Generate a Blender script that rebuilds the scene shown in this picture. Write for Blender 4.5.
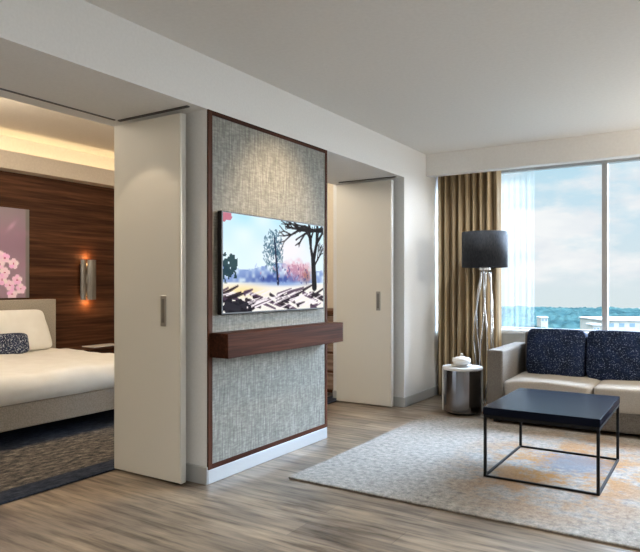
import bpy, bmesh, math, random
import numpy as np
from mathutils import Vector, Matrix, noise as mnoise

for o in list(bpy.data.objects):
    bpy.data.objects.remove(o)
sc = bpy.context.scene
COL = sc.collection
PI = math.pi

# ------------------------------------------------------------------ camera, world, sun, exposure
EYE = 1.28
F_PX = 621.0
cam_d = bpy.data.cameras.new('camera')
cam_d.sensor_width = 36.0
cam_d.sensor_fit = 'HORIZONTAL'
cam_d.lens = 36.0 * F_PX / 640.0
cam_d.shift_y = 9.0 / 640.0
cam_d.clip_end = 6000
cam = bpy.data.objects.new('camera', cam_d)
COL.objects.link(cam)
cam.location = (0, 0, EYE)
cam.rotation_euler = (PI / 2, 0, math.radians(32.46))
sc.camera = cam

sc.view_settings.view_transform = 'Standard'
sc.view_settings.look = 'None'
sc.view_settings.exposure = 0.0
sc.view_settings.gamma = 1.0
sc.view_settings.use_curve_mapping = False
sc.cycles.use_denoising = True
sc.cycles.max_bounces = 12
sc.cycles.diffuse_bounces = 6
sc.cycles.transparent_max_bounces = 16
sc.cycles.sample_clamp_indirect = 6.0

world = bpy.data.worlds.new('sky')
sc.world = world
world.use_nodes = True
wn = world.node_tree
wn.nodes.clear()


def N(nt, t, **kw):
    n = nt.nodes.new(t)
    for k, v in kw.items():
        if k in n.inputs:
            n.inputs[k].default_value = v
        else:
            setattr(n, k, v)
    return n


def L(nt, a, b):
    nt.links.new(a, b)


def ramp(nt, fac, stops, interp='LINEAR'):
    r = nt.nodes.new('ShaderNodeValToRGB')
    e = r.color_ramp.elements
    r.color_ramp.interpolation = interp
    while len(e) < len(stops):
        e.new(0.5)
    for i, (p, c) in enumerate(stops):
        e[i].position = p
        e[i].color = (*c, 1) if len(c) == 3 else c
    if fac is not None:
        nt.links.new(fac, r.inputs[0])
    return r


def mixc(nt, fac, a, b, mode='MIX'):
    m = nt.nodes.new('ShaderNodeMix')
    m.data_type = 'RGBA'
    m.blend_type = mode
    for v, i in ((fac, 0), (a, 6), (b, 7)):
        if hasattr(v, 'links'):
            nt.links.new(v, m.inputs[i])
        else:
            m.inputs[i].default_value = v if i == 0 else (*v, 1)
    return m.outputs[2]


def math_node(nt, op, a, b=0.0, c=None):
    m = nt.nodes.new('ShaderNodeMath')
    m.operation = op
    for i, v in enumerate((a, b, c)):
        if v is None:
            continue
        if hasattr(v, 'links'):
            nt.links.new(v, m.inputs[i])
        else:
            m.inputs[i].default_value = v
    return m.outputs[0]


def build_sky():
    nt = wn
    tc = N(nt, 'ShaderNodeTexCoord')
    sep = N(nt, 'ShaderNodeSeparateXYZ')
    L(nt, tc.outputs['Generated'], sep.inputs[0])
    z = sep.outputs[2]
    zf = math_node(nt, 'MULTIPLY_ADD', z, 0.5, 0.5)
    sky = ramp(nt, zf, [(0.0, (.30, .31, .30)), (0.46, (.42, .46, .48)), (0.48, (.76, .84, .86)), (0.5, (.76, .84, .88)),
                        (0.55, (.66, .82, .92)), (0.60, (.50, .76, .90)), (0.68, (.62, .85, 1.0)), (1.0, (.85, 1.05, 1.3))])
    mp = N(nt, 'ShaderNodeMapping')
    mp.inputs['Scale'].default_value = (1, 1, 2.6)
    mp.inputs['Location'].default_value = (.35, .13, .2)
    L(nt, tc.outputs['Generated'], mp.inputs[0])
    no = N(nt, 'ShaderNodeTexNoise', Scale=5.5, Detail=7.0, Roughness=0.55)
    L(nt, mp.outputs[0], no.inputs['Vector'])
    cl = ramp(nt, no.outputs[0], [(0.45, (0, 0, 0)), (0.57, (1, 1, 1))])
    hz = ramp(nt, zf, [(0.497, (0, 0, 0)), (0.505, (1, 1, 1))])
    no2 = N(nt, 'ShaderNodeTexNoise', Scale=14.0, Detail=4.0)
    L(nt, mp.outputs[0], no2.inputs['Vector'])
    cc = ramp(nt, no2.outputs[0], [(0.35, (.88, .89, .93)), (0.65, (1.02, 1.0, 1.0))])
    fac = math_node(nt, 'MULTIPLY', cl.outputs[0], hz.outputs[0])
    fac = math_node(nt, 'MULTIPLY', fac, 0.9)
    c = mixc(nt, fac, sky.outputs[0], cc.outputs[0])
    # the high sky, above what the window shows, is raised to light the room
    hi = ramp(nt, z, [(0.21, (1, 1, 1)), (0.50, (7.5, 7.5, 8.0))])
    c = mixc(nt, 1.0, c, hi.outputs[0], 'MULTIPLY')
    # broad bright lobe added to the unseen sky at the right, to light the room
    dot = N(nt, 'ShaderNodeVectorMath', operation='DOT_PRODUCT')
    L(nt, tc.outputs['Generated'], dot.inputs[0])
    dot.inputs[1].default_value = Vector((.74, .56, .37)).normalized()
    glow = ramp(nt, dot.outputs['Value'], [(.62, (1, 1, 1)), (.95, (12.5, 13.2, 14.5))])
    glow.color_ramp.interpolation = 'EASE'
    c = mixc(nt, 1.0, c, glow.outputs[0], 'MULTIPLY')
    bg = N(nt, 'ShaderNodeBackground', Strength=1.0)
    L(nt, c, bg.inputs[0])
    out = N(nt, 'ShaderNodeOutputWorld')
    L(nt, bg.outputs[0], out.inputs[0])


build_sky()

sun_d = bpy.data.lights.new('sun', 'SUN')
sun_d.energy = 2.4
sun_d.angle = math.radians(70)
sun_d.color = (1.0, .96, .90)
sun = bpy.data.objects.new('sun', sun_d)
COL.objects.link(sun)
sun.rotation_euler = (math.radians(-62), 0, math.radians(-38))


def lamp(name, kind, loc, energy, color=(1, 1, 1), radius=.05, aim=None, angle=None, blend=.5):
    d = bpy.data.lights.new(name, kind)
    d.energy = energy
    d.color = color
    d.shadow_soft_size = radius
    if kind == 'SPOT':
        d.spot_size = math.radians(angle)
        d.spot_blend = blend
    o = bpy.data.objects.new(name, d)
    COL.objects.link(o)
    o.location = loc
    if aim is not None:
        o.rotation_euler = (Vector(aim) - Vector(loc)).to_track_quat('-Z', 'Y').to_euler()
    return o


WARM = (1.0, .80, .58)
NEUT = (1.0, .96, .90)
# recessed washers of the living room, with added fill lights between them
lamp('wash_and_fill_spot', 'SPOT', (-1.75, 3.72, 2.72), 190, (1, .74, .47), .06, (-2.75, 3.70, 1.62), 64, 1.0)
lamp('wash_and_fill_spot', 'SPOT', (-3.12, 2.42, 2.40), 7, WARM, .02, (-3.15, 2.80, 1.2), 72, .25)
for x, y in ((-1.2, 1.2), (.9, 1.2), (.9, 3.6), (-1.2, -.9), (.9, -.9)):  # unseen downward fill spots, added to lift the room's brightness
    lamp('wash_and_fill_spot', 'SPOT', (x, y, 2.72), 74, NEUT, .06, (x, y, 0), 125, .8)
for x, y, z, e in ((1.3, .9, 1.7, 34), (-.6, -1.3, 1.8, 12), (.95, 6.0, 2.0, 105)):  # fill points added out of view; no lamp stands there
    lamp('fill_light', 'POINT', (x, y, z), e, NEUT if y < 5 else (1, .90, .76), .12)
lamp('wash_and_fill_spot', 'SPOT', (-1.75, 6.10, 2.72), 75, (.92, .96, 1.0), .08, (-2.75, 6.30, 1.3), 88, 1.0)
# bedroom: unseen point lights added under the ceiling as fill
lamp('bedroom_fill_light', 'POINT', (-5.1, 2.6, 2.75), 95, (1, .88, .72), .15)
lamp('bedroom_fill_light', 'POINT', (-4.4, 5.3, 2.75), 42, (1, .88, .72), .15)

# ------------------------------------------------------------------ helpers


def tag(o, label=None, cat=None, group=None, kind=None):
    if label:
        o['label'] = label
    if cat:
        o['category'] = cat
    if group:
        o['group'] = group
    if kind:
        o['kind'] = kind
    return o


def ob(name, bm, m, parent=None, smooth=False):
    me = bpy.data.meshes.new(name)
    bmesh.ops.recalc_face_normals(bm, faces=bm.faces)
    bm.to_mesh(me)
    bm.free()
    if smooth:
        for p in me.polygons:
            p.use_smooth = True
    if m is not None:
        me.materials.append(m)
    o = bpy.data.objects.new(name, me)
    COL.objects.link(o)
    if parent is not None:
        o.parent = parent
        o.matrix_parent_inverse = Matrix.Translation(-parent_loc(parent))
    return o


def parent_loc(p):
    v = Vector(p.location)
    return v


def thing(name, loc, label, cat, group=None):
    o = bpy.data.objects.new(name, None)
    o.empty_display_size = .1
    COL.objects.link(o)
    o.location = loc
    return tag(o, label, cat, group)


def struct(name, bm, m, parent=None, smooth=False):
    o = ob(name, bm, m, parent, smooth)
    if parent is None:
        o['kind'] = 'structure'
    return o


def box(bm, a, b, bevel=0, seg=2):
    """axis aligned box between corners a and b"""
    lo = [min(a[i], b[i]) for i in range(3)]
    hi = [max(a[i], b[i]) for i in range(3)]
    vs = [bm.verts.new((x, y, z)) for x in (lo[0], hi[0]) for y in (lo[1], hi[1]) for z in (lo[2], hi[2])]
    fs = [bm.faces.new([vs[i] for i in f]) for f in ((0, 1, 3, 2), (4, 6, 7, 5), (0, 4, 5, 1), (2, 3, 7, 6), (0, 2, 6, 4), (1, 5, 7, 3))]
    if bevel:
        es = list({e for f in fs for e in f.edges})
        bmesh.ops.bevel(bm, geom=es, offset=bevel, segments=seg, affect='EDGES', profile=.5)
    return bm


def bx(a, b, bevel=0, seg=2):
    return box(bmesh.new(), a, b, bevel, seg)


def tube(bm, pts, r, n=10, caps=True):
    pts = [Vector(p) for p in pts]
    rings = []
    for i, p in enumerate(pts):
        t = (pts[min(i + 1, len(pts) - 1)] - pts[max(i - 1, 0)]).normalized()
        ref = Vector((0, 1, 0)) if abs(t.z) > .9 else Vector((0, 0, 1))
        u = t.cross(ref).normalized()
        v = t.cross(u).normalized()
        rr = r[i] if isinstance(r, (list, tuple)) else r
        rings.append([bm.verts.new(p + u * rr * math.cos(2 * PI * k / n) + v * rr * math.sin(2 * PI * k / n)) for k in range(n)])
    for a, b in zip(rings, rings[1:]):
        for k in range(n):
            bm.faces.new((a[k], a[(k + 1) % n], b[(k + 1) % n], b[k]))
    if caps:
        bm.faces.new(rings[0])
        bm.faces.new(rings[-1])
    return bm


def lathe(bm, prof, c, n=40, close=True):
    rings = []
    for r, z in prof:
        if r < 1e-5:
            rings.append([bm.verts.new((c[0], c[1], c[2] + z))])
        else:
            rings.append([bm.verts.new((c[0] + r * math.cos(2 * PI * k / n), c[1] + r * math.sin(2 * PI * k / n), c[2] + z)) for k in range(n)])
    for a, b in zip(rings, rings[1:]):
        for k in range(n):
            k2 = (k + 1) % n
            if len(a) == 1 and len(b) == 1:
                continue
            if len(a) == 1:
                bm.faces.new((a[0], b[k], b[k2]))
            elif len(b) == 1:
                bm.faces.new((a[k], a[k2], b[0]))
            else:
                bm.faces.new((a[k], a[k2], b[k2], b[k]))
    return bm


def soft(bm, c, size, p=.35, nu=26, nv=22, lump=.0, seed=0, mat=None, pinch=0.0, ears=0.0, taper=0.0):
    """a stuffed superellipsoid cushion: size = full x, y, z extents"""
    M = mat or Matrix.Identity(4)

    def sp(v, e):
        return math.copysign(abs(v) ** e, v)
    rows = []
    for i in range(nv + 1):
        th = -PI / 2 + PI * i / nv
        row = []
        for k in range(nu * 2):
            ph = PI * k / nu
            x = sp(math.cos(th), p) * sp(math.cos(ph), p)
            y = sp(math.cos(th), p) * sp(math.sin(ph), p)
            zz = sp(math.sin(th), p)
            if pinch:
                # thins towards the corners of the two large directions
                zz *= 1 - pinch * (abs(x) ** 3 * .5 + abs(y) ** 3 * .5)
            x, y = x * (1 + ears * abs(y) ** 3) * (1 - taper * y), y * (1 + ears * abs(x) ** 3)
            q = Vector((x * size[0] / 2, y * size[1] / 2, zz * size[2] / 2))
            if lump:
                n = mnoise.noise(q * 5 + Vector((seed * 3.1, seed * 1.7, 0)))
                q += Vector((n, n * .6, n)) * lump
            row.append(q)
        rows.append(row)
    vr = []
    for i, row in enumerate(rows):
        if i in (0, nv):
            vr.append([bm.verts.new(Vector(c) + M @ row[0])])
        else:
            vr.append([bm.verts.new(Vector(c) + M @ q) for q in row])
    n = nu * 2
    for a, b in zip(vr, vr[1:]):
        for k in range(n):
            k2 = (k + 1) % n
            if len(a) == 1:
                bm.faces.new((a[0], b[k], b[k2]))
            elif len(b) == 1:
                bm.faces.new((a[k], a[k2], b[0]))
            else:
                bm.faces.new((a[k], a[k2], b[k2], b[k]))
    return bm


def mat(name, color=(.5, .5, .5), rough=.5, metal=0.0, spec=.5, emit=None, es=0.0):
    m = bpy.data.materials.new(name)
    m.use_nodes = True
    b = m.node_tree.nodes['Principled BSDF']
    b.inputs['Base Color'].default_value = (*color, 1)
    b.inputs['Roughness'].default_value = rough
    b.inputs['Metallic'].default_value = metal
    b.inputs['Specular IOR Level'].default_value = spec
    if emit:
        b.inputs['Emission Color'].default_value = (*emit, 1)
        b.inputs['Emission Strength'].default_value = es
    return m


def coords(nt, scale=(1, 1, 1), rot=(0, 0, 0), space='Object'):
    g = N(nt, 'ShaderNodeNewGeometry')
    mp = N(nt, 'ShaderNodeMapping')
    mp.inputs['Scale'].default_value = scale
    mp.inputs['Rotation'].default_value = rot
    L(nt, g.outputs['Position'], mp.inputs[0])
    return mp.outputs[0]


def bump(nt, h, strength=.3, dist=.01):
    b = N(nt, 'ShaderNodeBump', Strength=strength, Distance=dist)
    L(nt, h, b.inputs['Height'])
    L(nt, b.outputs[0], nt.nodes['Principled BSDF'].inputs['Normal'])


def noise_mat(name, c1, c2, scale=(20, 20, 20), rough=.8, detail=4, lo=.35, hi=.65, bs=.2, bd=.003, metal=0, spec=.3):
    m = mat(name, c1, rough, metal, spec)
    nt = m.node_tree
    no = N(nt, 'ShaderNodeTexNoise', Scale=1.0, Detail=float(detail))
    L(nt, coords(nt, scale), no.inputs['Vector'])
    r = ramp(nt, no.outputs[0], [(lo, c1), (hi, c2)])
    L(nt, r.outputs[0], nt.nodes['Principled BSDF'].inputs['Base Color'])
    if bs:
        bump(nt, no.outputs[0], bs, bd)
    return m


# ------------------------------------------------------------------ materials
M = {}
M['wall'] = noise_mat('white_paint', (.71, .72, .72), (.74, .75, .75), (60, 60, 60), .75, bs=.08, bd=.001)
M['ceiling'] = noise_mat('ceiling_paint', (.72, .705, .675), (.75, .735, .705), (40, 40, 40), .85, bs=.05, bd=.001)
M['bed_ceiling'] = noise_mat('bedroom_ceiling_paint', (.66, .60, .50), (.69, .63, .53), (40, 40, 40), .85, bs=.05, bd=.001)
M['door'] = mat('door_lacquer', (.70, .68, .615), .45)
M['door_edge'] = mat('aluminium', (.75, .76, .74), .35, .6)
M['dark_metal'] = mat('dark_metal', (.10, .10, .105), .45, .5)
M['steel'] = mat('brushed_steel', (.36, .35, .33), .38, .9)
M['base'] = mat('grey_baseboard', (.44, .46, .47), .38, .25)


def wood_mat(name, dark, mid, light, axis='y', sc_=1.0, rough=.5, fine=55):
    m = mat(name, mid, rough, 0, .07)
    nt = m.node_tree
    s = {'x': (1.2, fine, fine), 'y': (fine, 1.2, fine), 'z': (fine, fine, 1.2)}[axis]
    s2 = {'x': (.5, 9, 9), 'y': (9, .5, 9), 'z': (9, 9, .5)}[axis]
    n1 = N(nt, 'ShaderNodeTexNoise', Scale=sc_, Detail=6.0, Roughness=.65)
    L(nt, coords(nt, s), n1.inputs['Vector'])
    n2 = N(nt, 'ShaderNodeTexNoise', Scale=sc_, Detail=3.0)
    L(nt, coords(nt, s2), n2.inputs['Vector'])
    f = math_node(nt, 'ADD', math_node(nt, 'MULTIPLY', n1.outputs[0], .6), math_node(nt, 'MULTIPLY', n2.outputs[0], .4))
    r = ramp(nt, f, [(.36, dark), (.5, mid), (.64, light)])
    L(nt, r.outputs[0], nt.nodes['Principled BSDF'].inputs['Base Color'])
    bump(nt, n1.outputs[0], .12, .002)
    return m


M['walnut'] = wood_mat('walnut', (.020, .007, .004), (.046, .015, .008), (.090, .032, .016), 'y')
M['walnut_v'] = wood_mat('walnut_upright', (.026, .009, .005), (.062, .023, .013), (.105, .042, .024), 'z')
M['veneer'] = wood_mat('dark_veneer', (.022, .009, .005), (.066, .027, .013), (.13, .055, .026), 'y', .8, .5, 34)
M['chest'] = wood_mat('chest_wood', (.04, .017, .01), (.09, .04, .022), (.15, .07, .04), 'x')


def floor_material():
    m = mat('oak_floor', (.3, .25, .2), .33)
    nt = m.node_tree
    pos = coords(nt)
    br = N(nt, 'ShaderNodeTexBrick', Scale=1.0)
    br.offset = .37
    br.inputs['Mortar Size'].default_value = .0025
    br.inputs['Brick Width'].default_value = 1.35
    br.inputs['Row Height'].default_value = .185
    br.inputs['Color1'].default_value = (.285, .232, .175, 1)
    br.inputs['Color2'].default_value = (.20, .163, .125, 1)
    br.inputs['Mortar'].default_value = (.17, .145, .115, 1)
    L(nt, pos, br.inputs['Vector'])
    n1 = N(nt, 'ShaderNodeTexNoise', Scale=1.0, Detail=6.0, Roughness=.6)
    L(nt, coords(nt, (2.2, 22, 1)), n1.inputs['Vector'])
    r1 = ramp(nt, n1.outputs[0], [(.34, (.36, .33, .31)), (.5, (.92, .91, .90)), (.68, (1.38, 1.34, 1.28))])
    c = mixc(nt, 1.0, br.outputs[0], r1.outputs[0], 'MULTIPLY')
    n2 = N(nt, 'ShaderNodeTexNoise', Scale=1.0, Detail=3.0)
    L(nt, coords(nt, (1.6, 4.5, 1)), n2.inputs['Vector'])
    r2 = ramp(nt, n2.outputs[0], [(.35, (.62, .60, .60)), (.65, (1.14, 1.1, 1.04))])
    c = mixc(nt, 1.0, c, r2.outputs[0], 'MULTIPLY')
    L(nt, c, nt.nodes['Principled BSDF'].inputs['Base Color'])
    rr = ramp(nt, n1.outputs[0], [(.3, (.42, .42, .42)), (.7, (.28, .28, .28))])
    L(nt, rr.outputs[0], nt.nodes['Principled BSDF'].inputs['Roughness'])
    bump(nt, br.outputs['Fac'], -.3, .002)
    return m


M['floor'] = floor_material()


def rug_material():
    m = mat('abstract_rug', (.6, .57, .52), .95, spec=.1)
    nt = m.node_tree
    n1 = N(nt, 'ShaderNodeTexNoise', Scale=1.0, Detail=9.0, Roughness=.72)
    L(nt, coords(nt, (24, 24, 1)), n1.inputs['Vector'])
    base = ramp(nt, n1.outputs[0], [(.30, (.16, .152, .145)), (.43, (.255, .24, .222)), (.54, (.345, .32, .29)), (.70, (.46, .425, .38))])
    # ochre wash, strongest in the middle of the rug
    sep = N(nt, 'ShaderNodeSeparateXYZ')
    L(nt, coords(nt), sep.inputs[0])
    dx = math_node(nt, 'MULTIPLY_ADD', sep.outputs[0], 1.15, 1.0)
    dy = math_node(nt, 'MULTIPLY_ADD', sep.outputs[1], .75, -3.42)
    d = math_node(nt, 'SQRT', math_node(nt, 'ADD', math_node(nt, 'POWER', math_node(nt, 'ABSOLUTE', dx), 2), math_node(nt, 'POWER', math_node(nt, 'ABSOLUTE', dy), 2)))
    near = ramp(nt, d, [(.3, (1, 1, 1)), (1.0, (0, 0, 0))])
    n2 = N(nt, 'ShaderNodeTexNoise', Scale=1.0, Detail=6.0, Roughness=.7)
    L(nt, coords(nt, (3.2, 3.2, 1)), n2.inputs['Vector'])
    oc = ramp(nt, math_node(nt, 'ADD', math_node(nt, 'MULTIPLY', n2.outputs[0], .7), math_node(nt, 'MULTIPLY', n1.outputs[0], .3)), [(.45, (0, 0, 0)), (.54, (1, 1, 1))])
    f = math_node(nt, 'MULTIPLY', math_node(nt, 'MULTIPLY', oc.outputs[0], near.outputs[0]), .95)
    c = mixc(nt, f, base.outputs[0], (.34, .17, .05))
    # one slate-blue patch
    ex = math_node(nt, 'MULTIPLY_ADD', sep.outputs[0], 3.6, 3.0)
    ey = math_node(nt, 'MULTIPLY_ADD', sep.outputs[1], 2.9, -13.6)
    e = math_node(nt, 'SQRT', math_node(nt, 'ADD', math_node(nt, 'POWER', math_node(nt, 'ABSOLUTE', ex), 2), math_node(nt, 'POWER', math_node(nt, 'ABSOLUTE', ey), 2)))
    en = ramp(nt, math_node(nt, 'ADD', math_node(nt, 'MULTIPLY', e, .5), math_node(nt, 'MULTIPLY', n1.outputs[0], .9)), [(.68, (1, 1, 1)), (.98, (0, 0, 0))])
    c = mixc(nt, math_node(nt, 'MULTIPLY', en.outputs[0], .8), c, (.15, .165, .195))
    n3 = N(nt, 'ShaderNodeTexNoise', Scale=1.0, Detail=3.0)
    L(nt, coords(nt, (130, 130, 130)), n3.inputs['Vector'])
    r3 = ramp(nt, n3.outputs[0], [(.3, (.78, .78, .78)), (.7, (1.12, 1.12, 1.12))])
    c = mixc(nt, 1.0, c, r3.outputs[0], 'MULTIPLY')
    L(nt, c, nt.nodes['Principled BSDF'].inputs['Base Color'])
    bump(nt, n3.outputs[0], .5, .004)
    return m


M['rug'] = rug_material()


def bedroom_rug_material():
    m = mat('bedroom_rug', (.1, .1, .1), .95, spec=.1)
    nt = m.node_tree
    sep = N(nt, 'ShaderNodeSeparateXYZ')
    L(nt, coords(nt), sep.inputs[0])
    n1 = N(nt, 'ShaderNodeTexNoise', Scale=1.0, Detail=8.0, Roughness=.8)
    L(nt, coords(nt, (26, 11, 1)), n1.inputs['Vector'])
    mott = ramp(nt, n1.outputs[0], [(.38, (.016, .019, .028)), (.47, (.065, .06, .058)), (.56, (.15, .13, .11)), (.68, (.30, .275, .25))])
    navy = ramp(nt, n1.outputs[0], [(.4, (.012, .017, .03)), (.65, (.045, .055, .08))])
    wob = math_node(nt, 'MULTIPLY_ADD', n1.outputs[0], .16, -.08)
    x = math_node(nt, 'ADD', sep.outputs[0], wob)
    mask = ramp(nt, math_node(nt, 'MULTIPLY_ADD', x, 1.0, 5.0), [(.40, (0, 0, 0)), (.50, (1, 1, 1)), (1.0, (1, 1, 1))])
    m2 = math_node(nt, 'LESS_THAN', x, -3.69)
    f = math_node(nt, 'MULTIPLY', mask.outputs[0], m2)
    c = mixc(nt, f, navy.outputs[0], mott.outputs[0])
    L(nt, c, nt.nodes['Principled BSDF'].inputs['Base Color'])
    bump(nt, n1.outputs[0], .5, .004)
    return m


M['bed_rug'] = bedroom_rug_material()


def grasscloth():
    m = mat('grasscloth', (.4, .4, .36), .6)
    nt = m.node_tree
    n1 = N(nt, 'ShaderNodeTexNoise', Scale=1.0, Detail=4.0, Roughness=.7)
    L(nt, coords(nt, (85, 85, 8)), n1.inputs['Vector'])
    n2 = N(nt, 'ShaderNodeTexNoise', Scale=1.0, Detail=2.0)
    L(nt, coords(nt, (25, 25, 90)), n2.inputs['Vector'])
    f = math_node(nt, 'ADD', math_node(nt, 'MULTIPLY', n1.outputs[0], .65), math_node(nt, 'MULTIPLY', n2.outputs[0], .35))
    r = ramp(nt, f, [(.34, (.105, .106, .092)), (.5, (.19, .19, .168)), (.66, (.33, .325, .29))])
    L(nt, r.outputs[0], nt.nodes['Principled BSDF'].inputs['Base Color'])
    bump(nt, f, .6, .004)
    return m


M['grass'] = grasscloth()


def speckle(name, dark, light, scale=95, thr=.60):
    m = mat(name, dark, .85, spec=.2)
    nt = m.node_tree
    n1 = N(nt, 'ShaderNodeTexNoise', Scale=1.0, Detail=2.0, Roughness=.6)
    L(nt, coords(nt, (scale, scale, scale)), n1.inputs['Vector'])
    n2 = N(nt, 'ShaderNodeTexNoise', Scale=1.0, Detail=3.0)
    L(nt, coords(nt, (9, 9, 9)), n2.inputs['Vector'])
    b = ramp(nt, n2.outputs[0], [(.35, dark), (.7, tuple(min(1, v * 2.2) for v in dark))])
    f = ramp(nt, n1.outputs[0], [(thr, (0, 0, 0)), (thr + .10, (1, 1, 1))])
    c = mixc(nt, f.outputs[0], b.outputs[0], light)
    L(nt, c, nt.nodes['Principled BSDF'].inputs['Base Color'])
    bump(nt, n1.outputs[0], .3, .003)
    return m


M['navy'] = speckle('navy_velvet', (.006, .012, .034), (.22, .28, .40), 95, .58)
M['navy_small'] = speckle('navy_embroidered', (.012, .018, .04), (.42, .45, .5), 70, .54)
M['sofa'] = noise_mat('sofa_weave', (.135, .118, .10), (.215, .19, .16), (120, 120, 120), .9, bs=.4, bd=.002)
M['seat'] = noise_mat('seat_weave', (.40, .36, .305), (.48, .435, .375), (120, 120, 120), .9, bs=.3, bd=.002)
M['linen'] = noise_mat('white_linen', (.78, .755, .70), (.83, .81, .76), (6, 6, 6), .85, bs=.15, bd=.01)
M['headboard'] = noise_mat('headboard_weave', (.30, .265, .215), (.39, .345, .285), (90, 90, 90), .9, bs=.3, bd=.002)
M['bedbase'] = noise_mat('bed_base_weave', (.27, .235, .195), (.37, .325, .275), (90, 90, 90), .9, bs=.3, bd=.002)
M['ceramic'] = mat('white_ceramic', (.80, .80, .78), .2)
M['marble'] = noise_mat('white_stone', (.74, .74, .73), (.82, .82, .81), (9, 9, 9), .25, bs=0)
M['mirror'] = mat('polished_nickel', (.24, .235, .24), .16, 1.0)
M['chrome'] = mat('chrome', (.72, .71, .70), .12, 1.0)
M['black'] = mat('black_frame', (.008, .008, .009), .5, 0, .15)
M['table_top'] = mat('black_lacquer_top', (.006, .008, .016), .22, 0, .022)
M['shade'] = noise_mat('black_shade_cloth', (.010, .012, .016), (.028, .03, .036), (140, 140, 30), .8, bs=.2, bd=.001)
M['curtain'] = noise_mat('bronze_curtain', (.20, .14, .075), (.62, .48, .30), (30, 30, .3), .6, bs=.1, bd=.002)
M['curtain_line'] = mat('curtain_lining', (.5, .45, .38), .8)
M['window_frame'] = mat('window_frame', (.36, .35, .34), .4, .3)


def glass_material():
    m = bpy.data.materials.new('window_glass')
    m.use_nodes = True
    nt = m.node_tree
    nt.nodes.clear()
    t = N(nt, 'ShaderNodeBsdfTransparent')
    t.inputs[0].default_value = (.97, .985, .985, 1)
    g = N(nt, 'ShaderNodeBsdfGlossy', Roughness=.02)
    fr = N(nt, 'ShaderNodeFresnel', IOR=1.25)
    mx = N(nt, 'ShaderNodeMixShader')
    L(nt, fr.outputs[0], mx.inputs[0])
    L(nt, t.outputs[0], mx.inputs[1])
    L(nt, g.outputs[0], mx.inputs[2])
    out = N(nt, 'ShaderNodeOutputMaterial')
    L(nt, mx.outputs[0], out.inputs[0])
    return m


M['glass'] = glass_material()


def sheer_material():
    m = bpy.data.materials.new('sheer_voile')
    m.use_nodes = True
    nt = m.node_tree
    nt.nodes.clear()
    t = N(nt, 'ShaderNodeBsdfTransparent')
    d = N(nt, 'ShaderNodeBsdfDiffuse')
    d.inputs[0].default_value = (.9, .9, .9, 1)
    tr = N(nt, 'ShaderNodeBsdfTranslucent')
    tr.inputs[0].default_value = (.92, .92, .92, 1)
    a = N(nt, 'ShaderNodeMixShader', Fac=.6)
    L(nt, d.outputs[0], a.inputs[1])
    L(nt, tr.outputs[0], a.inputs[2])
    b = N(nt, 'ShaderNodeMixShader', Fac=.16)
    L(nt, t.outputs[0], b.inputs[1])
    L(nt, a.outputs[0], b.inputs[2])
    out = N(nt, 'ShaderNodeOutputMaterial')
    L(nt, b.outputs[0], out.inputs[0])
    return m


M['sheer'] = sheer_material()


def picture_mat(name, emit):
    m = mat(name, (.004, .004, .004), .5 if emit else .6, 0, .02 if emit else .4)
    nt = m.node_tree
    a = N(nt, 'ShaderNodeVertexColor')
    a.layer_name = 'picture'
    b = nt.nodes['Principled BSDF']
    if emit:
        L(nt, a.outputs[0], b.inputs['Emission Color'])
        b.inputs['Emission Strength'].default_value = emit
    else:
        L(nt, a.outputs[0], b.inputs['Base Color'])
    return m


def picture(name, img, origin, du, dv, m, parent):
    """flat grid of h x w cells coloured from an array; origin = upper left corner"""
    h, w, _ = img.shape
    o0, du, dv = Vector(origin), Vector(du), Vector(dv)
    vs = [tuple(o0 + du * (i / w) + dv * (j / h)) for j in range(h + 1) for i in range(w + 1)]
    fs = []
    for j in range(h):
        for i in range(w):
            a = j * (w + 1) + i
            fs.append((a, a + w + 1, a + w + 2, a + 1))
    me = bpy.data.meshes.new(name)
    me.from_pydata(vs, [], fs)
    ca = me.color_attributes.new('picture', 'FLOAT_COLOR', 'CORNER')
    lin = np.clip(img, 0, 1) ** 2.2
    flat = np.ones((h * w, 4, 4), dtype=np.float32)
    flat[:, :, :3] = lin.reshape(-1, 1, 3)
    ca.data.foreach_set('color', flat.ravel())
    me.materials.append(m)
    o = bpy.data.objects.new(name, me)
    COL.objects.link(o)
    o.parent = parent
    o.matrix_parent_inverse = Matrix.Translation(-parent_loc(parent))
    return o


# ------------------------------------------------------------------ setting
XW = -2.75          # face of the television wall
XB = -3.62          # bedroom side of the dropped beam
ZC, ZB, ZBED = 2.75, 2.41, 3.0
YWIN = 7.05
XH = -6.90          # headboard wall
XR, YB = 2.6, -2.2
YN, YF = .6, 6.75   # bedroom near and far walls

struct('floor', bx((XH - .1, YB - .1, -.12), (XR + .1, YWIN + .25, 0)), M['floor'])
struct('ceiling_living', bx((XW, YB, ZC), (XR, YWIN + .25, ZC + .12)), M['ceiling'])
struct('ceiling_bedroom', bx((XH - .1, YN, ZBED), (XB, YF, ZBED + .1)), M['bed_ceiling'])
struct('wall_beam', bx((XB, YB, ZB), (XW, YWIN + .25, ZBED + .1)), M['wall'])
struct('wall_right', bx((XR, YB, 0), (XR + .1, YWIN + .25, ZC)), M['wall'])
struct('wall_back', bx((XB, YB - .1, 0), (XR, YB, ZC)), M['wall'])
struct('wall_near', bx((XB, YB, 0), (XW, YN, ZB)), M['wall'])
struct('wall_middle', bx((-3.46, 2.97, 0), (XW, 4.425, ZB)), M['wall'])
struct('wall_far', bx((XB, 5.97, 0), (XW, YWIN + .25, ZB)), M['wall'])
struct('wall_bedroom_near', bx((XH - .1, YN - .1, 0), (XB, YN, ZBED)), M['bed_ceiling'])
struct('wall_bedroom_far', bx((XH - .1, YF, 0), (XB, YF + .1, ZBED)), M['bed_ceiling'])
struct('wall_headboard', bx((XH - .1, YN, 0), (XH, YF, ZBED)), M['bed_ceiling'])
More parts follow.
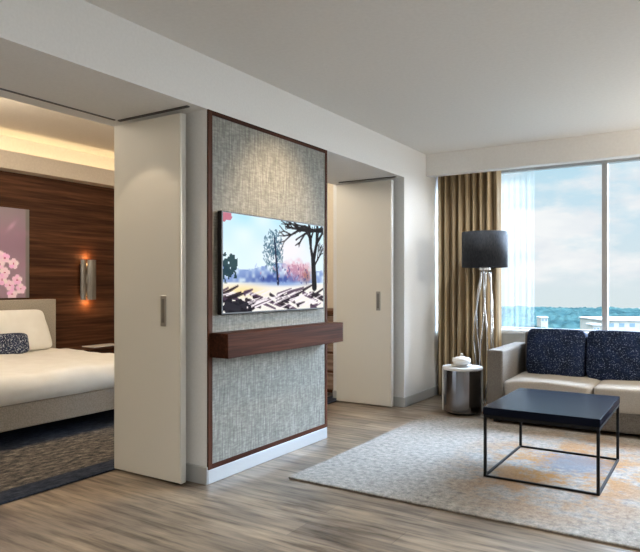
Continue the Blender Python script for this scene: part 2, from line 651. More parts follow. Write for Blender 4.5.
# timber lining, valance and cove light behind the bed
struct('wall_panelling', bx((XH, YN, 0), (XH + .03, YF, 2.60)), M['veneer'])
vb = bmesh.new()
box(vb, (XH + .20, YN, 2.585), (XH + .225, YF, 2.785))
box(vb, (XH, YN, 2.585), (XH + .20, YF, 2.61))
struct('trim_valance', vb, noise_mat('valance_paint', (.50, .43, .35), (.54, .47, .385), (40, 40, 40), .8, bs=.05))
M['led'] = mat('warm_led', (.8, .7, .5), .5, emit=(1.0, .83, .55), es=10.0)
struct('trim_cove_light', bx((XH + .07, YN + .05, 2.64), (XH + .12, YF - .05, 2.655)), M['led'])

# window wall: low sill wall, head above, dropped bulkhead in front of the curtain pocket
wb = bmesh.new()
box(wb, (XW, YWIN, 0), (XR, YWIN + .2, .74))
box(wb, (XW, YWIN, 2.62), (XR, YWIN + .2, ZC))
struct('wall_window', wb, M['wall'])
struct('wall_bulkhead', bx((XW, 6.55, 2.51), (XR, 6.67, ZC)), M['ceiling'])
struct('trim_sill', bx((XW, YWIN - .09, .74), (XR, YWIN + .02, .785), .006), M['wall'])
win = struct('window_1', bx((XW, YWIN + .05, .74), (XR, YWIN + .13, .80)), M['window_frame'])
ob('top_rail', bx((XW, YWIN + .05, 2.56), (XR, YWIN + .13, 2.62)), M['window_frame'], win)
for x in (XW + .03, -.975, .8, XR - .03):
    ob('mullion', bx((x - .027, YWIN + .03, .80), (x + .027, YWIN + .13, 2.56), .004), M['window_frame'], win)
for a, b in ((XW + .06, -1.0), (-.95, .775), (.825, XR - .06)):
    ob('pane', bx((a, YWIN + .085, .80), (b, YWIN + .093, 2.56)), M['glass'], win)

# skirtings
def skirting(name, a, b):
    return struct(name, bx(a, b, .004, 1), M['base'])
skirting('baseboard_middle', (XW, 2.97, 0), (XW + .012, 4.42, .092))
skirting('baseboard_middle_end', (-3.46, 2.955, 0), (XW + .012, 2.97, .115))
skirting('baseboard_far', (XW, 5.97, 0), (XW + .014, YWIN, .10))
skirting('baseboard_far_end', (XB, 5.955, 0), (XW + .014, 5.97, .10))
skirting('baseboard_window', (XW + .014, YWIN - .014, 0), (XR, YWIN, .10))

# sliding-door tracks let into the beam
tb = bmesh.new()
box(tb, (-3.470, YN, ZB - .006), (-3.456, 2.83, ZB))
box(tb, (-3.452, 2.845, ZB - .008), (-2.80, 2.868, ZB))
struct('trim_track', tb, M['dark_metal'])
tb = bmesh.new()
box(tb, (-3.49, 5.865, ZB - .008), (-2.80, 5.885, ZB))
struct('trim_track_far', tb, M['dark_metal'])


def sliding_door(n, y, x0, x1, ztop):
    d = struct('door_%d' % n, bx((x0, y, .012), (x1 - .012, y + .045, ztop), .003, 1), M['door'])
    ob('edge_strip', bx((x1 - .012, y - .001, .012), (x1, y + .046, ztop), .002, 1), M['door_edge'], d)
    hx = x1 - .155
    h = bmesh.new()
    box(h, (hx - .026, y - .006, 1.012), (hx + .026, y, 1.212), .003, 1)
    ho = ob('pull_handle', h, M['steel'], d)
    ho['label'] = 'brushed metal flush pull plate'
    g = bmesh.new()
    box(g, (hx - .012, y - .008, 1.035), (hx + .012, y - .006, 1.19))
    ob('finger_recess', g, mat('recess_metal', (.20, .195, .185), .45, .8), ho)
    return d


d1 = sliding_door(1, 2.86, -3.508, -2.868, 2.378)
d2 = sliding_door(2, 5.85, -3.508, -2.838, 2.372)

# ------------------------------------------------------------------ the panelled television wall
fp = thing('feature_panel', (XW, 3.71, .092), 'tall walnut-framed panel of grey woven grasscloth behind the television', 'wall panel')
ob('grasscloth', bx((XW, 3.0, .12), (XW + .006, 4.40, ZB - .03)), M['grass'], fp)
for a, b, k in (((XW, 2.972, .092), (XW + .012, 3.012, ZB - .003), 'walnut_v'), ((XW, 4.39, .092), (XW + .012, 4.42, ZB - .003), 'walnut_v'),
                ((XW, 3.012, ZB - .032), (XW + .012, 4.39, ZB - .003), 'walnut'), ((XW, 3.012, .092), (XW + .012, 4.39, .124), 'walnut')):
    ob('frame_board', bx(a, b, .001, 1), M[k], fp)

sh = thing('wall_shelf', (XW + .03, 3.72, .815), 'chunky walnut floating shelf under the television', 'shelf')
ob('shelf_body', bx((XW + .012, 2.985, .815), (-2.585, 4.42, .972), .003, 1), M['walnut'], sh)


def tv_image(w=176, h=96):
    rng = np.random.default_rng(5)
    yy, xx = np.mgrid[0:h, 0:w]
    u = (xx + .5) / w
    v = (yy + .5) / h
    img = np.zeros((h, w, 3))

    def nz(cell_x, cell_y, seed):
        r = np.random.default_rng(seed)
        g = r.random((int(h / cell_y) + 3, int(w / cell_x) + 3))
        fx, fy = xx / cell_x, yy / cell_y
        ix, iy = fx.astype(int), fy.astype(int)
        tx, ty = fx - ix, fy - iy
        tx = tx * tx * (3 - 2 * tx)
        ty = ty * ty * (3 - 2 * ty)
        return (g[iy, ix] * (1 - tx) + g[iy, ix + 1] * tx) * (1 - ty) + (g[iy + 1, ix] * (1 - tx) + g[iy + 1, ix + 1] * tx) * ty

    def put(mask, col, amt=1.0):
        a = np.clip(mask, 0, 1)[..., None] * amt
        img[:] = img * (1 - a) + np.array(col) * a
    # sky
    img[:] = np.array((.88, .95, .98))
    put(np.clip(1.2 - v * 2, 0, 1) * nz(30, 20, 1), (.70, .89, .96))
    put(np.exp(-((u - .62) / .25) ** 2 - ((v - .33) / .22) ** 2), (.98, .93, .95), .8)
    # pale blue wood edge, pink trees, dark bushes
    n = nz(5, 4, 2)
    put(((v > .52 + .1 * np.sin(u * 9) * .4) & (v < .70)) * (n * 1.3), (.45, .55, .78), .8)
    blob = np.exp(-((u - .70) / .17) ** 2 - ((v - .56) / .13) ** 2)
    put(np.clip((blob * (.5 + n) - .25) * 3, 0, 1), (.88, .70, .76), .8)
    put((blob * (.5 + nz(2, 2, 9)) > .68), (.70, .46, .56), .6)
    blob = np.exp(-((u - .47) / .24) ** 2 - ((v - .66) / .06) ** 2)
    put(blob * (.5 + n), (.22, .30, .58), .9)
    blob = np.exp(-((u - .03) / .10) ** 2 - ((v - .55) / .16) ** 2)
    put((blob * (.3 + nz(2.5, 2.5, 21)) > .40), (.08, .18, .20), .85)
    # snow field
    put(np.clip((v - .69) / .03, 0, 1), (.95, .93, .90))
    put(np.exp(-((u - .17) / .18) ** 2 - ((v - .78) / .06) ** 2), (.99, .86, .58), .8)
    put(np.exp(-((u - .55) / .25) ** 2 - ((v - .71) / .025) ** 2), (.45, .58, .82), .8)

    def stroke(x0, y0, x1, y1, r0, r1, col, a=1.0):
        px, py, qx, qy = x0 * w, y0 * h, x1 * w, y1 * h
        dx, dy = qx - px, qy - py
        t = np.clip(((xx - px) * dx + (yy - py) * dy) / max(dx * dx + dy * dy, 1e-6), 0, 1)
        d = np.hypot(xx - px - t * dx, yy - py - t * dy)
        put(np.clip(r0 + (r1 - r0) * t - d + .5, 0, 1), col, a)

    def branch(x, y, ang, ln, r, depth, col):
        x1, y1 = x + math.cos(ang) * ln * h / w, y + math.sin(ang) * ln
        stroke(x, y, x1, y1, r, r * .65, col)
        if depth:
            for _ in range(3 if depth > 1 else 2):
                branch(x1, y1, ang + rng.uniform(-.75, .75), ln * rng.uniform(.6, .85), r * .62, depth - 1, col)
    # tree with feathery crown in the middle
    for _ in range(260):
        a, q = rng.uniform(0, 2 * PI), rng.random() ** .6
        cx, cy = .44 + .10 * q * math.cos(a), .34 + .24 * q * math.sin(a)
        stroke(cx, cy, cx + rng.uniform(-.012, .012), cy + rng.uniform(-.03, .03), .8, .5, (.22, .36, .44), .75)
    stroke(.455, .20, .49, .70, .9, 1.9, (.10, .11, .22))
    # near black tree on the right
    stroke(.89, .74, .875, .40, 5.0, 4.2, (.06, .03, .04))
    branch(.875, .42, -1.9, .16, 3.4, 3, (.07, .035, .04))
    branch(.875, .44, -1.25, .24, 3.6, 4, (.07, .035, .04))
    branch(.88, .50, -.8, .12, 1.6, 3, (.07, .035, .04))
    branch(.99, .04, 3.05, .22, 3.0, 3, (.07, .04, .05))
    branch(.84, .05, 3.05, .22, 2.4, 3, (.07, .04, .05))
    branch(.70, .06, 3.1, .10, 1.5, 3, (.07, .04, .05))
    put(np.exp(-((u - .80) / .05) ** 2 - ((v - .62) / .08) ** 2), (.55, .28, .18), .6)
    # long shadows thrown over the snow
    for k in range(44):
        x0, y0 = rng.uniform(-.1, .95), rng.uniform(.80, .99)
        sl = rng.choice([-1, 1, 1])
        ln = rng.uniform(.06, .20)
        stroke(x0, y0, x0 + ln, y0 + sl * ln * rng.uniform(.35, .7), rng.uniform(1.4, 3.0), .9, [(.12, .08, .12), (.30, .22, .30), (.14, .09, .12)][k % 3], .92)
    for k in range(44):
        x0, y0 = rng.uniform(-.05, .95), rng.uniform(.82, .98)
        ln = rng.uniform(.05, .16)
        stroke(x0, y0, x0 + ln, y0 - ln * rng.uniform(.3, .6), .9, .5, (.97, .93, .95), .9)
    for k in range(60):
        x0, y0 = rng.uniform(.2, .9), rng.uniform(.52, .70)
        stroke(x0, y0, x0 + rng.uniform(-.01, .01), y0 + rng.uniform(-.03, .02), .9, .4, [(.30, .34, .58), (.80, .55, .62), (.62, .70, .86), (.20, .22, .40)][k % 4], .7)
    blob = np.exp(-((u - .10) / .16) ** 2 - ((v - .95) / .09) ** 2)
    put((blob * (.4 + n) > .40), (.07, .06, .10), .9)
    blob = np.exp(-((u - .02) / .05) ** 2 - ((v - .03) / .06) ** 2)
    put((blob * (.4 + n) > .38), (.75, .35, .42), .8)
    return img


tv = thing('television', (XW + .022, 3.66, 1.088), 'wide flat television showing a snowy park with bare trees', 'television')
ob('housing', bx((XW + .012, 3.055, 1.086), (XW + .050, 4.302, 1.765), .004, 1), mat('tv_black', (.010, .010, .012), .3), tv)
picture('screen', tv_image(), (XW + .0515, 3.068, 1.755), (0, 1.222, 0), (0, 0, -.657), picture_mat('tv_picture', 1.1), tv)['label'] = 'lit picture of a snowy park'

# ------------------------------------------------------------------ bedroom
BX0, BX1, BY0, BY1 = -6.74, -4.70, 2.62, 4.54
tag(ob('area_rug', bx((-6.3, .9, .001), (-3.50, 6.2, .014), .004, 1), M['bed_rug']), 'dark navy-bordered brown mottled rug under the bed', 'rug')

bed = thing('bed', ((BX0 + BX1) / 2, 3.58, 0.014), 'wide bed with white bedding and taupe headboard', 'bed')
for x in (BX0 + .15, BX1 - .25):
    for y in (BY0 + .2, BY1 - .2):
        ob('leg', bx((x - .03, y - .03, .014), (x + .03, y + .03, .13)), M['black'], bed)
ob('bed_base', bx((BX0, BY0 - .01, .13), (BX1 + .02, BY1 + .01, .335), .015), M['bedbase'], bed)
hb = bmesh.new()
box(hb, (XH + .035, 2.50, .014), (BX0 - .005, 4.64, 1.11), .012)
ob('headboard', hb, M['headboard'], bed)


def duvet():
    bm = bmesh.new()
    nx, ny = 46, 44
    x0, x1, y0, y1 = BX0 + .02, BX1 + .03, BY0 - .02, BY1 + .02
    g = []
    for i in range(nx + 1):
        row = []
        for j in range(ny + 1):
            s, t = i / nx, j / ny
            x, y = x0 + (x1 - x0) * s, y0 + (y1 - y0) * t
            ed = min((x1 - x), min(y - y0, y1 - y)) / .10
            ed = max(0, min(1, ed))
            z = .545 - .07 * (1 - ed) ** 2
            z += .022 * mnoise.noise(Vector((x * 2.4, y * 2.4, 1.3))) + .008 * mnoise.noise(Vector((x * 8, y * 8, 4)))
            row.append(bm.verts.new((x, y, z)))
        g.append(row)
    for i in range(nx):
        for j in range(ny):
            bm.faces.new((g[i][j], g[i + 1][j], g[i + 1][j + 1], g[i][j + 1]))
    # drape down to the base
    rim = [g[0][j] for j in range(ny + 1)] + [g[i][ny] for i in range(1, nx + 1)] + [g[nx][j] for j in range(ny - 1, -1, -1)] + [g[i][0] for i in range(nx - 1, 0, -1)]
    prev = rim
    for zz, out in ((.43, .010), (.338, .004)):
        cur = []
        for v in rim:
            cx, cy = (x0 + x1) / 2, (y0 + y1) / 2
            wv = .008 * mnoise.noise(Vector((v.co.x * 6, v.co.y * 6, zz * 9)))
            sx = (1 if v.co.x > x1 - 1e-4 else 0) * (out + wv)
            sy = (1 if v.co.y > y1 - 1e-4 else -1 if v.co.y < y0 + 1e-4 else 0) * (out + wv)
            cur.append(bm.verts.new((v.co.x + sx, v.co.y + sy, zz)))
        n = len(rim)
        for k in range(n):
            bm.faces.new((prev[k], prev[(k + 1) % n], cur[(k + 1) % n], cur[k]))
        prev = cur
    bm.faces.new(prev)
    return bm


ob('duvet', duvet(), M['linen'], bed, True)


def lean(c, size, tilt, m, name, label, cat, group=None, **kw):
    """a pillow standing on its long edge, leaning back towards the headboard"""
    R = Matrix.Rotation(-tilt, 4, 'Y') @ Matrix(((0, 0, 1, 0), (1, 0, 0, 0), (0, 1, 0, 0), (0, 0, 0, 1)))
    return tag(ob(name, soft(bmesh.new(), c, size, mat=R, **kw), m, None, True), label, cat, group)


lean((-6.585, 4.02, .765), (.76, .47, .19), .28, M['linen'], 'pillow', 'white bed pillow leaning on the headboard at its far, lamp-lit end', 'pillow', 'white bed pillows', p=.34, lump=.010, seed=2, pinch=.5, ears=.07, taper=.10)
lean((-6.585, 3.14, .765), (.76, .47, .19), .28, M['linen'], 'pillow', 'white bed pillow on the near half of the headboard', 'pillow', 'white bed pillows', p=.34, lump=.010, seed=5, pinch=.5, ears=.07, taper=.10)
lean((-6.375, 3.60, .645), (.86, .23, .13), .22, M['navy_small'], 'lumbar_cushion', 'long navy patterned cushion in front of the white pillow', 'cushion', None, p=.3, lump=.004, seed=7, pinch=.4, ears=.02)


def art_image(w=120, h=84):
    rng = np.random.default_rng(11)
    yy, xx = np.mgrid[0:h, 0:w]
    u, v = (xx + .5) / w, (yy + .5) / h
    img = np.zeros((h, w, 3)) + np.array((.60, .50, .57))

    def put(mask, col, a=1.0):
        m = np.clip(mask, 0, 1)[..., None] * a
        img[:] = img * (1 - m) + np.array(col) * m
    put(np.clip(.35 - v, 0, 1) * 1.4, (.48, .47, .46))
    put(np.exp(-((v - .4) / .2) ** 2), (.52, .40, .48), .5)
    put(np.clip((u - .965) * 80, 0, 1), (.45, .43, .42))
    for _ in range(40):
        cx, cy = rng.uniform(0, 1), rng.uniform(.1, .95)
        put(np.exp(-((u - cx) / .03) ** 2 - ((v - cy) / .04) ** 2), (.62, .46, .56), .3)
    spots = [(.80, .56), (.87, .62), (.76, .63), (.90, .80), (.84, .86), (.93, .90), (.78, .80), (.86, .96), (.72, .90), (.80, .72)] + \
            [(rng.uniform(.1, .75), rng.uniform(.45, .98)) for _ in range(24)]
    for cx, cy in spots:
        a0 = rng.uniform(0, 2 * PI)
        for k in range(5):
            a = a0 + 2 * PI * k / 5
            px, py = cx + .024 * math.cos(a), cy + .034 * math.sin(a)
            d = np.hypot((u - px) / .023, (v - py) / .032)
            put(np.clip((1 - d) * 4, 0, 1), (.97, .80 + rng.uniform(-.08, .1), .92))
        d = np.hypot((u - cx) / .008, (v - cy) / .011)
        put(np.clip((1 - d) * 3, 0, 1), (.72, .35, .52))
    put(np.exp(-((u - .855 + (v - .2) * .5) / .02) ** 2 - ((v - .2) / .05) ** 2), (.74, .58, .70), .8)
    return img


art = thing('wall_picture', (XH + .03, 3.6, 1.15), 'mauve canvas of pink blossom above the headboard', 'picture')
ob('canvas', bx((XH + .03, 2.85, 1.13), (XH + .052, 4.355, 2.17), .002, 1), mat('canvas_edge', (.30, .27, .28), .8), art)
picture('print', art_image(), (XH + .0535, 2.852, 2.168), (0, 1.501, 0), (0, 0, -1.036), picture_mat('blossom_print', 0), art)

# wall sconce
sco = thing('wall_sconce', (XH + .03, 5.15, 1.09), 'slim metal up-and-down wall sconce on the dark timber wall', 'wall lamp')
ob('back_plate', bx((XH + .03, 5.07, 1.14), (XH + .045, 5.22, 1.56), .003, 1), M['steel'], sco)


def blade(y0, y1, bow):
    bm = bmesh.new()
    n = 10
    fr, bk = [], []
    for i in range(n + 1):
        t = i / n
        y = y0 + (y1 - y0) * t
        x = XH + .085 + bow * math.sin(PI * t)
        fr.append((bm.verts.new((x + .004, y, 1.09)), bm.verts.new((x + .004, y, 1.605))))
        bk.append((bm.verts.new((x, y, 1.09)), bm.verts.new((x, y, 1.605))))
    for i in range(n):
        for s in (fr, bk):
            bm.faces.new((s[i][0], s[i + 1][0], s[i + 1][1], s[i][1]))
        bm.faces.new((fr[i][0], fr[i + 1][0], bk[i + 1][0], bk[i][0]))
        bm.faces.new((fr[i][1], fr[i + 1][1], bk[i + 1][1], bk[i][1]))
    for k in (0, n):
        bm.faces.new((fr[k][0], fr[k][1], bk[k][1], bk[k][0]))
    return bm


M['sconce'] = noise_mat('sconce_metal', (.17, .155, .14), (.27, .25, .225), (60, 60, 3), .4, metal=.7, bs=0)
ob('metal_shade', blade(5.035, 5.115, .012), M['sconce'], sco)
ob('metal_shade', blade(5.135, 5.265, .02), M['sconce'], sco)
ob('bracket', bx((XH + .045, 5.10, 1.30), (XH + .088, 5.20, 1.40)), M['steel'], sco)
for z in (1.56, 1.13):
    ob('lamp_bulb', bx((XH + .050, 5.16, z - .02), (XH + .075, 5.24, z), .004, 1), mat('sconce_bulb', (.9, .7, .4), .5, emit=(1, .55, .22), es=8), sco)
for z in (1.635, 1.06):
    lamp('sconce_light', 'POINT', (XH + .085, 5.15, z), 2.4, (1, .50, .20), .02)

# night table with a tray
nt_ = thing('nightstand', (-6.60, 5.15, 0), 'dark wooden nightstand beside the far side of the bed', 'nightstand')
ob('carcass', bx((XH + .035, 4.80, .10), (-6.42, 5.55, .475), .004, 1), M['veneer'], nt_)
ob('top', bx((XH + .035, 4.78, .475), (-6.38, 5.57, .50), .004, 1), M['veneer'], nt_)
for z in (.12, .30):
    dr = ob('drawer', bx((-6.42, 4.815, z), (-6.402, 5.535, z + .165), .003, 1), M['veneer'], nt_)
    ob('drawer_pull', bx((-6.402, 5.10, z + .085), (-6.388, 5.25, z + .097), .002, 1), M['steel'], dr)
for x in (-6.82, -6.46):
    for y in (4.84, 5.51):
        ob('leg', bx((x - .018, y - .018, 0), (x + .018, y + .018, .10)), M['black'], nt_)
ty = bmesh.new()
box(ty, (-6.72, 4.98, .501), (-6.48, 5.42, .513), .004, 1)
tag(ob('tray', ty, M['ceramic']), 'thin white tray lying on the nightstand', 'tray')

# chest of drawers glimpsed through the far doorway
ch = thing('chest_of_drawers', (-3.98, 6.4, 0), 'dark wooden chest with pale drawer fronts glimpsed through the far doorway', 'chest of drawers')
ob('carcass', bx((-4.42, 6.15, .03), (XB - .01, 6.70, .94), .004, 1), M['chest'], ch)
ob('top', bx((-4.44, 6.12, .94), (XB - .01, 6.71, .985), .004, 1), M['chest'], ch)
for k, z in enumerate((.07, .29, .51, .73)):
    dr = ob('drawer', bx((-4.40, 6.128, z), (XB - .03, 6.15, z + .19), .004, 1), noise_mat('drawer_front_%d' % k, (.16, .10, .07), (.30, .22, .17), (3, 3, 30), .5, bs=0), ch)
    ob('drawer_pull', bx((-4.10, 6.108, z + .085), (-3.92, 6.128, z + .10), .002, 1), M['steel'], dr)

# ------------------------------------------------------------------ living room
tag(ob('area_rug', bx((-2.38, 3.35, .001), (.95, 5.70, .013), .004, 1), M['rug']), 'large pale abstract rug with ochre and slate patches under the coffee table', 'rug')

# coffee table
CX0, CX1, CY0, CY1 = -1.292, -.584, 4.045, 4.95
ct = thing('coffee_table', ((CX0 + CX1) / 2, (CY0 + CY1) / 2, .013), 'square-framed black coffee table with a glossy dark top', 'coffee table')
ob('tabletop', bx((CX0 - .004, CY0 - .004, .425), (CX1 + .004, CY1 + .004, .474), .003, 1), M['table_top'], ct)
ob('apron', bx((CX0 + .03, CY0 + .03, .395), (CX1 - .03, CY1 - .03, .435)), M['black'], ct)
w_ = .009
for x in (CX0 + w_, CX1 - w_):
    for y in (CY0 + w_, CY1 - w_):
        ob('leg', bx((x - w_, y - w_, .013), (x + w_, y + w_, .435), .001, 1), M['black'], ct)
for y in (CY0, CY1 - .014):
    ob('floor_rail', bx((CX0 + .018, y, .013), (CX1 - .018, y + .014, .026)), M['black'], ct)
for x in (CX0, CX1 - .014):
    ob('floor_rail', bx((x, CY0 + .018, .013), (x + .014, CY1 - .018, .026)), M['black'], ct)
for y in (CY0, CY1 - .02):
    ob('top_rail', bx((CX0 + .018, y, .405), (CX1 - .018, y + .02, .435)), M['black'], ct)
for x in (CX0, CX1 - .02):
    ob('top_rail', bx((x, CY0 + .018, .405), (x + .02, CY1 - .018, .435)), M['black'], ct)

# side table: mirror drum with white top and white rims
sx, sy = -2.142, 6.035
st = thing('side_table', (sx, sy, 0), 'small mirror-polished drum side table with white top beside the curtain', 'side table')
ob('plinth', lathe(bmesh.new(), [(0, 0), (.15, 0), (.15, .02), (0, .02)], (sx, sy, 0)), M['black'], st)
ob('drum', lathe(bmesh.new(), [(0, .02), (.188, .02), (.188, .435), (0, .435)], (sx, sy, 0), 64), M['mirror'], st, False)
for p in st.children[-1].data.polygons:
    p.use_smooth = abs(p.normal.z) < .5
for k in range(4):
    a = math.radians((19.1, 79.1, 139.1, 199.1)[k])
    px_, py_ = sx + .190 * math.cos(a), sy + .190 * math.sin(a)
    ob('upright_strip', tube(bmesh.new(), [(px_, py_, .02), (px_, py_, .435)], .011, 8), M['marble'], st)
ob('top', lathe(bmesh.new(), [(0, .435), (.196, .435), (.199, .440), (.199, .457), (.196, .462), (0, .462)], (sx, sy, 0), 64), M['marble'], st)
sg = thing('lidded_bowl', (sx - .01, sy, .462), 'white ceramic lidded pot on the drum side table', 'pot')
ob('saucer', lathe(bmesh.new(), [(0, 0), (.06, 0), (.105, .012), (.108, .016), (.06, .010), (0, .010)], (sx - .01, sy, .462), 36), M['ceramic'], sg, True)
ob('bowl', lathe(bmesh.new(), [(0, .010), (.055, .011), (.084, .03), (.092, .055), (.088, .075), (.083, .073), (0, .072)], (sx - .01, sy, .462), 36), M['ceramic'], sg, True)
ld = ob('lid', lathe(bmesh.new(), [(.090, .075), (.084, .083), (.045, .096), (.02, .102), (0, .103)], (sx - .01, sy, .462), 36), M['ceramic'], sg, True)
ob('knob', lathe(bmesh.new(), [(0, .100), (.008, .102), (.007, .112), (.014, .122), (.010, .132), (0, .135)], (sx - .01, sy, .462), 20), M['ceramic'], ld, True)

# floor lamp: black drum shade on a cluster of polished stems
lx, ly = -2.055, 6.47
fl = thing('floor_lamp', (lx, ly, 0), 'floor lamp with black drum shade on twisted silver stems before the curtain', 'lamp')
ob('base', lathe(bmesh.new(), [(0, 0), (.15, 0), (.15, .018), (.14, .024), (0, .026)], (lx, ly, 0), 44), M['chrome'], fl)
for k in range(6):
    a0 = 2 * PI * k / 6
    pts = []
    for i in range(25):
        t = i / 24
        rr = .045 + .055 * math.sin(PI * (t * 1.0)) + .012 * math.sin(9 * t + k)
        a = a0 + 1.1 * t
        pts.append((lx + rr * math.cos(a), ly + rr * math.sin(a), .02 + 1.44 * t))
    ob('stem', tube(bmesh.new(), pts, [.0075 + .003 * math.sin(5 * i + k) for i in range(25)], 8), M['chrome'], fl, True)
ob('hub', lathe(bmesh.new(), [(0, 1.44), (.06, 1.44), (.06, 1.47), (.012, 1.475), (.012, 1.62), (0, 1.62)], (lx, ly, 0), 24), M['chrome'], fl)
ls = ob('lamp_shade', lathe(bmesh.new(), [(.232, 1.465), (.235, 1.465), (.235, 1.838), (.232, 1.838), (.232, 1.465)], (lx, ly, 0), 64), M['shade'], fl, True)
sp_ = bmesh.new()
for k in range(3):
    a = 2 * PI * k / 3
    tube(sp_, [(lx, ly, 1.62), (lx + .232 * math.cos(a), ly + .232 * math.sin(a), 1.62)], .003, 6)
ob('shade_spider', sp_, M['chrome'], ls)

# sofa
SX0, SX1, SY0, SY1 = -1.81, .78, 5.76, 6.72
so = thing('sofa', ((SX0 + SX1) / 2, 6.24, 0), 'taupe sofa with pale seat cushions under the window', 'sofa')
for x in (SX0 + .08, SX1 - .08):
    for y in (SY0 + .08, SY1 - .08):
        ob('foot', bx((x - .03, y - .03, 0), (x + .03, y + .03, .04)), M['black'], so)
ob('sofa_base', bx((SX0 + .15, SY0 + .01, .035), (SX1 - .15, SY1, .20), .012), M['sofa'], so)
for x in (SX0, SX1 - .15):
    ob('armrest', bx((x, SY0, .035), (x + .15, SY1, .672), .018, 3), M['sofa'], so)
ob('backrest', bx((SX0 + .15, SY1 - .17, .2), (SX1 - .15, SY1, .80), .02, 3), M['sofa'], so)
sw = (SX1 - SX0 - .30) / 3
for k in range(3):
    bm = soft(bmesh.new(), (SX0 + .15 + sw * (k + .5), SY0 + .39, .298), (sw + .004, .80, .21), p=.2, nu=22, nv=20, lump=.010, seed=k + 1)
    for v in bm.verts:
        if v.co.z > .298:
            v.co.z += .016 * max(0, 1 - ((v.co.x - (SX0 + .15 + sw * (k + .5))) / (sw * .5)) ** 2) + .0
    q = ob('seat_cushion', bm, M['seat'], so, True)
pw = (SX1 - SX0 - .30 - .08) / 4
names = ['first large navy flecked back cushion, against the left sofa arm', 'second navy flecked back cushion from the left sofa arm',
         'third navy flecked back cushion from the left sofa arm', 'fourth navy flecked back cushion from the left sofa arm']
for k in range(4):
    c = (SX0 + .225 + pw * (k + .5), SY1 - .335, .612)
    R = Matrix.Rotation(-.16, 4, 'X') @ Matrix(((1, 0, 0, 0), (0, 0, -1, 0), (0, 1, 0, 0), (0, 0, 0, 1)))
    tag(ob('back_cushion', soft(bmesh.new(), c, (pw - .008, .47, .26), p=.24, lump=.006, seed=20 + k, mat=R, pinch=.3), M['navy'], None, True), names[k], 'cushion', 'navy flecked sofa back cushions')

# curtain and sheer
def drape(name, x0, x1, y, z0, z1, folds, amp, m, label, seed):
    rng = random.Random(seed)
    bm = bmesh.new()
    n = folds * 10
    ph = [rng.uniform(-.5, .5) for _ in range(folds + 2)]
    levels = 14
    rows = []
    for j in range(levels + 1):
        t = j / levels
        z = z1 + (z0 - z1) * t
        row = []
        for i in range(n + 1):
            s = i / n
            k = s * folds
            a = amp * (.75 + .25 * math.sin(ph[int(k)] * 7)) * (.85 + .25 * t)
            dx = .010 * math.sin(2 * PI * k * .5 + ph[int(k)]) * t
            row.append(bm.verts.new((x0 + (x1 - x0) * s + dx, y + a * math.cos(2 * PI * k), z)))
        rows.append(row)
    for a, b in zip(rows, rows[1:]):
        for i in range(n):
            bm.faces.new((a[i], a[i + 1], b[i + 1], b[i]))
    o = ob(name, bm, m, None, True)
    md = o.modifiers.new('thickness', 'SOLIDIFY')
    md.thickness = .003
    return tag(o, label, 'curtain')


drape('curtain', -2.73, -1.995, 6.83, .012, 2.70, 9, .078, M['curtain'], 'full-length bronze-brown curtain gathered at the left of the window', 3)
sb = drape('sheer_curtain', -2.30, -1.66, 6.945, .012, 2.70, 10, .022, M['sheer'], 'see-through white sheer curtain hanging at the left of the window', 8)
sb.modifiers.clear()

# ------------------------------------------------------------------ the view: wooded plain far below, a few pale buildings
GZ = -41.0
gm = bmesh.new()
vs = [gm.verts.new((1090 * math.sin(a), 1090 * math.cos(a), GZ)) for a in [math.radians(-60 + 5 * k) for k in range(25)]]
g0 = [gm.verts.new((20 * math.sin(a), 20 * math.cos(a), GZ)) for a in [math.radians(-60 + 5 * k) for k in range(25)]]
for k in range(24):
    gm.faces.new((g0[k], g0[k + 1], vs[k + 1], vs[k]))
struct('ground', gm, noise_mat('far_ground', (.02, .035, .035), (.03, .05, .045), (.05, .05, .05), .95, bs=0))


def forest():
    bm = bmesh.new()
    rows = []
    nr, na = 60, 380
    for i in range(nr + 1):
        R = 330 + 740 * (i / nr) ** 1.15
        row = []
        for j in range(na + 1):
            a = math.radians(-30 + 52 * j / na)
            x, y = R * math.sin(a), R * math.cos(a)
            h = 6 + 3.4 * mnoise.noise(Vector((x * .05, y * .05, 2))) + 2.6 * mnoise.noise(Vector((x * .21, y * .11, 7)))
            if R < 345:
                h = 0
            row.append(bm.verts.new((x, y, GZ + .2 + max(0, h))))
        rows.append(row)
    for a, b in zip(rows, rows[1:]):
        for j in range(na):
            bm.faces.new((a[j], a[j + 1], b[j + 1], b[j]))
    return bm


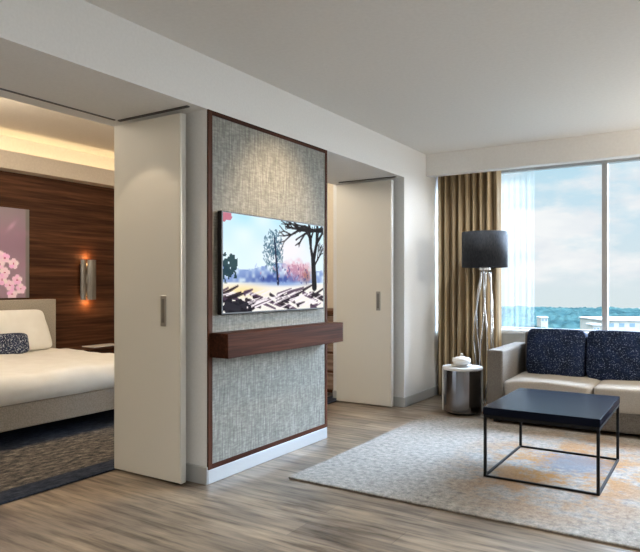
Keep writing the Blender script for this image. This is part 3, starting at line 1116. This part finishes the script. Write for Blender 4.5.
M['forest'] = noise_mat('forest_canopy', (.008, .020, .022), (.018, .038, .037), (.03, .014, .05), .95, bs=0, lo=.36, hi=.62, spec=0)  # blue haze of distance is mixed into the canopy colour
tag(ob('forest', forest(), M['forest'], None, True), 'hazy blue-green woodland stretching to the horizon outside the window', 'forest', kind='stuff')


def px_dir(px):
    u = (px - 320) / F_PX
    c, s = math.cos(math.radians(32.46)), math.sin(math.radians(32.46))
    return Vector((-s + u * c, c + u * s, 0))


M['pale'] = noise_mat('pale_render', (.25, .245, .21), (.29, .28, .24), (.3, .3, .3), .8, bs=0)
M['roof_w'] = mat('white_roof', (.30, .30, .28), .7)
M['pane_far'] = mat('far_window', (.12, .17, .2), .2)


def far_building(px0, px1, depth, ztop, dd, label, roof):
    a, b = px_dir(px0) * depth, px_dir(px1) * depth
    t = (b - a).normalized()
    n = Vector((-t.y, t.x, 0))
    if n.dot(a) < 0:
        n = -n
    o = thing('far_building', (a.x, a.y, GZ), label, 'building')

    def slab(p, q, z0, z1, d0, d1):
        bm = bmesh.new()
        vv = []
        for z in (z0, z1):
            for (e, d) in ((p, d0), (q, d0), (q, d1), (p, d1)):
                w = a + t * e + n * d
                vv.append(bm.verts.new((w.x, w.y, z)))
        for f in ((0, 1, 2, 3), (4, 5, 6, 7), (0, 1, 5, 4), (1, 2, 6, 5), (2, 3, 7, 6), (3, 0, 4, 7)):
            bm.faces.new([vv[i] for i in f])
        return bm
    w = (b - a).length
    ob('wall', slab(0, w, GZ, ztop - .6, 0, dd), M['pale'], o)
    ob('roof', slab(-.5, w + .5, ztop - .6, ztop, -.5, dd + .5), roof, o)
    k = max(2, int(w / 5))
    for i in range(k):
        ob('window', slab(w * (i + .25) / k, w * (i + .75) / k, ztop - 3.4, ztop - 1.6, -.08, .1), M['pane_far'], o)
    return o


far_building(593, 600, 250, -14.4, 5, 'small white block left of the window mullion, far outside', M['roof_w'])
far_building(606, 690, 300, -15.6, 30, 'broad cream building right of the window mullion, far outside', M['roof_w'])
far_building(541, 548, 520, -25.5, 10, 'tiny white house amid the woodland above the navy cushions', M['roof_w'])
